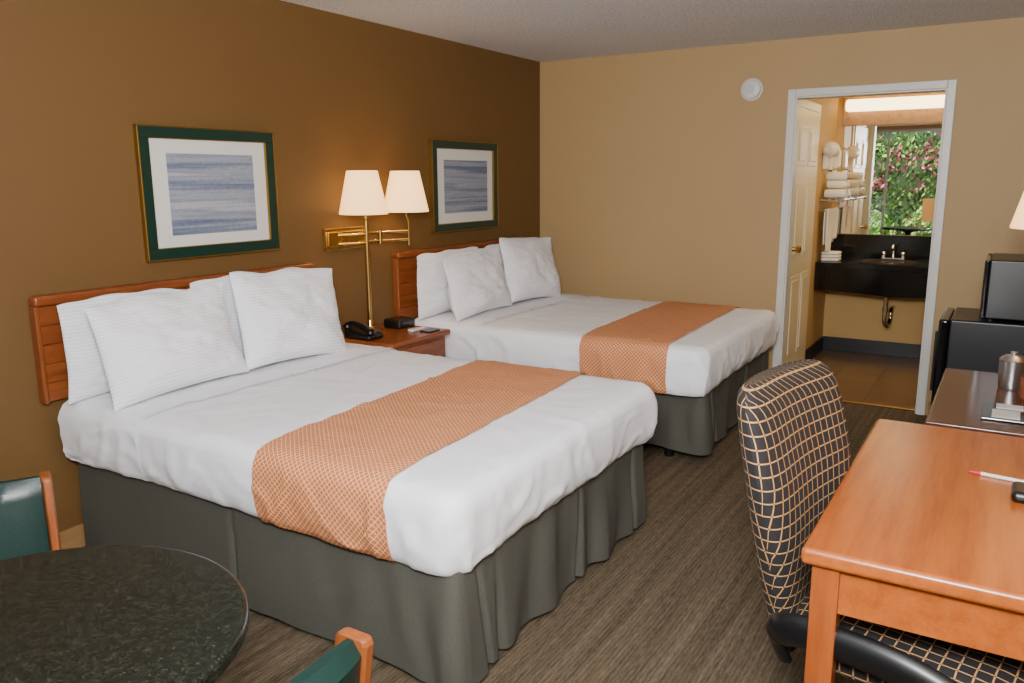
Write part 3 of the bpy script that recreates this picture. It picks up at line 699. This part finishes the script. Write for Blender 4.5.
# fridge + microwave
T = thing('mini_fridge', (.1, 4.58, 0), label='black mini fridge standing by the wall with a microwave on top', category='refrigerator')
mk('body', G().box(-.215, XR-.02, 4.35, 4.80, .02, .865, .01, 3), m_black, T)
dd = mk('door', G().box(-.262, -.218, 4.35, 4.80, .05, .862, .014, 4), m_gloss, T)
mk('handle', G().box(-.274, -.2625, 4.37, 4.39, .5, .8, .004), m_black, dd)
for xx in (-.17, .45):
    for yy in (4.39, 4.76): mk('foot', G().lathe((xx, yy, 0), [(.015, 0), (.015, .0195)], 12), m_black, T)
T = thing('microwave_oven', (.1, 4.6, .865), label='black microwave oven on top of the mini fridge', category='microwave')
mk('body', G().box(-.075, .42, 4.37, 4.79, .877, 1.155, .008, 3), m_black, T)
mk('door', G().box(-.096, -.0755, 4.37, 4.67, .88, 1.152, .006, 3), m_gloss, T)
mk('control_panel', G().box(-.096, -.0755, 4.675, 4.79, .88, 1.152, .005, 3), m_dark, T)
for xx in (-.05, .38):
    for yy in (4.41, 4.75): mk('foot', G().lathe((xx, yy, .865), [(.014, 0), (.014, .0125)], 12), m_black, T)

# ------------------------------------------------------------ office chair
OC = (-.145, 2.06)
T = thing('office_chair', (OC[0], OC[1], 0), math.radians(-11), label='swivel office chair in black fabric with tan grid pattern', category='chair')
def lerp_tab(tab, z):
    for (a, va), (b, vb) in zip(tab, tab[1:]):
        if z <= b: t = (z-a)/(b-a); return va+(vb-va)*t
    return tab[-1][1]
def sm_tab(tab, z, h=.03):
    return sum(lerp_tab(tab, max(tab[0][0], min(tab[-1][0], z+k*h)))*wt for k, wt in ((-1, .25), (0, .5), (1, .25)))
Wt = [(.33, .26), (.40, .33), (.52, .41), (.66, .485), (.8, .53), (.92, .535), (.98, .52), (1.01, .495), (1.03, .445), (1.04, .38)]
Xt = [(.33, -.245), (.5, -.26), (.65, -.275), (.8, -.30), (.95, -.335), (1.04, -.36)]
Tt = [(.33, .05), (.40, .09), (.56, .12), (.7, .13), (.85, .115), (.98, .10), (1.02, .08), (1.04, .04)]
def ring_at(z):
    w, xc, th = (lerp_tab(Wt, z) if z > .98 else sm_tab(Wt, z, .02)), sm_tab(Xt, z), (lerp_tab(Tt, z) if z > .97 else sm_tab(Tt, z))
    M_ = 28
    def pt(i, side):
        y = -w/2*math.cos(math.pi*i/M_); a = min(1, abs(2*y/w)); e = (1-a**4.4)**.5
        return (xc+.035*(y/.26)**2+side*th*.5*e, y)
    return [pt(i, -1) for i in range(M_+1)]+[pt(i, 1) for i in range(M_-1, 0, -1)]
ref = ring_at(.85); Lr = [0]
for i in range(1, len(ref)): Lr.append(Lr[-1]+math.hypot(ref[i][0]-ref[i-1][0], ref[i][1]-ref[i-1][1]))
rows = []; uvs = []; NZs = 64; zs_ = [.33+.71*k/NZs for k in range(NZs+1)]
for z in zs_:
    seq = ring_at(z); ws = .35+.65*(sm_tab(Wt, z, .02)/.53); rows.append([(x, y, z) for x, y in seq]); uvs.append([((Lr[i]-Lr[14])*ws+.5, z) for i in range(len(seq))])
g = G().grid([r+[r[0]] for r in rows], [q+[(q[-1][0]+.02, q[0][1])] for q in uvs])
n_ = len(rows[0])+1; g.f.append(tuple(range(n_-1))); g.f.append(tuple(range(NZs*n_, NZs*n_+n_-1)))
mk('backrest', g, m_plaid, T, local=True, angle=60)
g = G(); rows = []; uvs = []
prof = [(.17, .395), (.24, .398), (.265, .42), (.27, .45), (.26, .482), (.23, .502), (.15, .510), (.08, .512), (.01, .512)]
for r_, z in prof:
    ring = []; q = []
    for i in range(64):
        a = 2*math.pi*i/64; c, s_ = math.cos(a), math.sin(a); ex = (abs(c)**3+abs(s_)**3)**(-1/3)
        ring.append((.05+r_*ex*c, r_*ex*s_, z)); q.append((r_*ex*c, r_*ex*s_+z))
    rows.append(ring); uvs.append(q)
g.grid(rows, uvs, closed=True, cap=True)
mk('seat', g, m_plaid, T, local=True, angle=60)
for s in (-1, 1):
    g = G().tube(smooth_path([(-.18, s*.255, .40), (-.19, s*.285, .47), (-.14, s*.305, .51), (.0, s*.31, .52), (.12, s*.31, .51), (.24, s*.305, .47), (.28, s*.29, .42), (.2, s*.26, .39), (.08, s*.2, .38)], 6), [.024]*6+[.032]*3+[.040]*24+[.028]*18, 14, .6)
    mk('armrest', g, m_black, T, local=True)
mk('back_support', G().box(-.265, -.05, -.04, .04, .365, .388, .006).tube(smooth_path([(-.22, 0, .375), (-.32, 0, .40), (-.345, 0, .48), (-.34, 0, .58)]), .022, 12), m_black, T, local=True)
mk('gas_column', G().lathe((0, 0, .09), [(.03, 0), (.03, .16), (.018, .165), (.018, .28), (.09, .29), (.09, .304)], 24), m_black, T, local=True)
g = G(); g.lathe((0, 0, .075), [(.045, 0), (.05, .03), (.035, .05)], 24)
for i in range(5):
    a = 2*math.pi*i/5+.3; g.tube([(.03*math.cos(a), .03*math.sin(a), .10), (.27*math.cos(a), .27*math.sin(a), .07)], [.024, .015], 10, .7)
mk('star_base', g, m_black, T, local=True)
for i in range(5):
    a = 2*math.pi*i/5+.3; cx_, cy_ = .27*math.cos(a), .27*math.sin(a); t_ = Vector((-math.sin(a), math.cos(a), 0))
    c = Vector((cx_, cy_, .027)); mk('caster', G().tube([c-t_*.024, c-t_*.006], .026, 16).tube([c+t_*.006, c+t_*.024], .026, 16).tube([c-t_*.006, c+t_*.006], .01, 10).tube([(cx_, cy_, .04), (cx_, cy_, .075)], .008, 8), m_black, T, local=True)

for o in bpy.data.objects:
    if '_base' in o: del o['_base']

# ------------------------------------------------------------ camera
f, yaw, pit, rol = 807.08, 0.5530562, 0.1979446, 0.0068889
cy_, sy_, cp, sp = math.cos(yaw), math.sin(yaw), math.cos(pit), math.sin(pit)
fwd = Vector((-sy_*cp, cy_*cp, -sp)); right = Vector((cy_, sy_, 0)); down = fwd.cross(right)
r2 = right*math.cos(rol)+down*math.sin(rol); d2 = -right*math.sin(rol)+down*math.cos(rol)
cam = bpy.data.cameras.new('camera'); cam.sensor_width = 36; cam.lens = f/1024*36; cam.clip_start = .02
co = bpy.data.objects.new('camera', cam); COL.objects.link(co)
m = Matrix.Identity(4)
for i in range(3): m[i][0] = r2[i]; m[i][1] = -d2[i]; m[i][2] = -fwd[i]
m[2][3] = 1.537; co.matrix_world = m
bpy.context.scene.camera = co

# ------------------------------------------------------------ lights
def light(name, typ, loc, energy, col=(1, 1, 1), size=.1, target=None, sy=None):
    l = bpy.data.lights.new(name, typ); l.energy = energy; l.color = col
    if typ == 'AREA':
        l.size = size
        if sy: l.shape = 'RECTANGLE'; l.size_y = sy
    elif typ == 'POINT': l.shadow_soft_size = size
    o = bpy.data.objects.new(name, l); COL.objects.link(o); o.location = loc
    if target is not None: o.rotation_euler = (Vector(target)-Vector(loc)).to_track_quat('-Z', 'Y').to_euler()
    return o
light('lamp_bulb', 'POINT', (SX, SY1, 1.49), 24, (1, .64, .28), .03)
light('lamp_bulb', 'POINT', (SX, SY2, 1.49), 24, (1, .64, .28), .03)
light('desk_lamp_bulb', 'POINT', (LX, 3.62, 1.47), 8, (1, .70, .36), .03)
light('bounced_flash', 'AREA', (-.1, .1, 1.85), 158, (.98, .99, 1), .4, (-.7, 1.6, 2.44))
light('fill_light', 'AREA', (.05, -.35, 2.2), 66, (.99, .98, 1), .7, (-1.5, 3.4, .3))  # added soft fill aimed at the beds, not a ceiling fixture
light('bathroom_fill_light', 'AREA', (-.45, 6.6, 2.28), 14, (1, .78, .42), .6, (-.45, 6.6, 0))  # extra warm area light besides the vanity fixture, no lamp modelled
s = light('sun', 'SUN', (0, 0, 10), 19, (1, .95, .85), target=(-2, -7, 0)); s.data.angle = .02
w = bpy.data.worlds.new('world'); bpy.context.scene.world = w; w.use_nodes = True
w.node_tree.nodes['Background'].inputs[0].default_value = (.65, .8, 1, 1); w.node_tree.nodes['Background'].inputs[1].default_value = 1.8
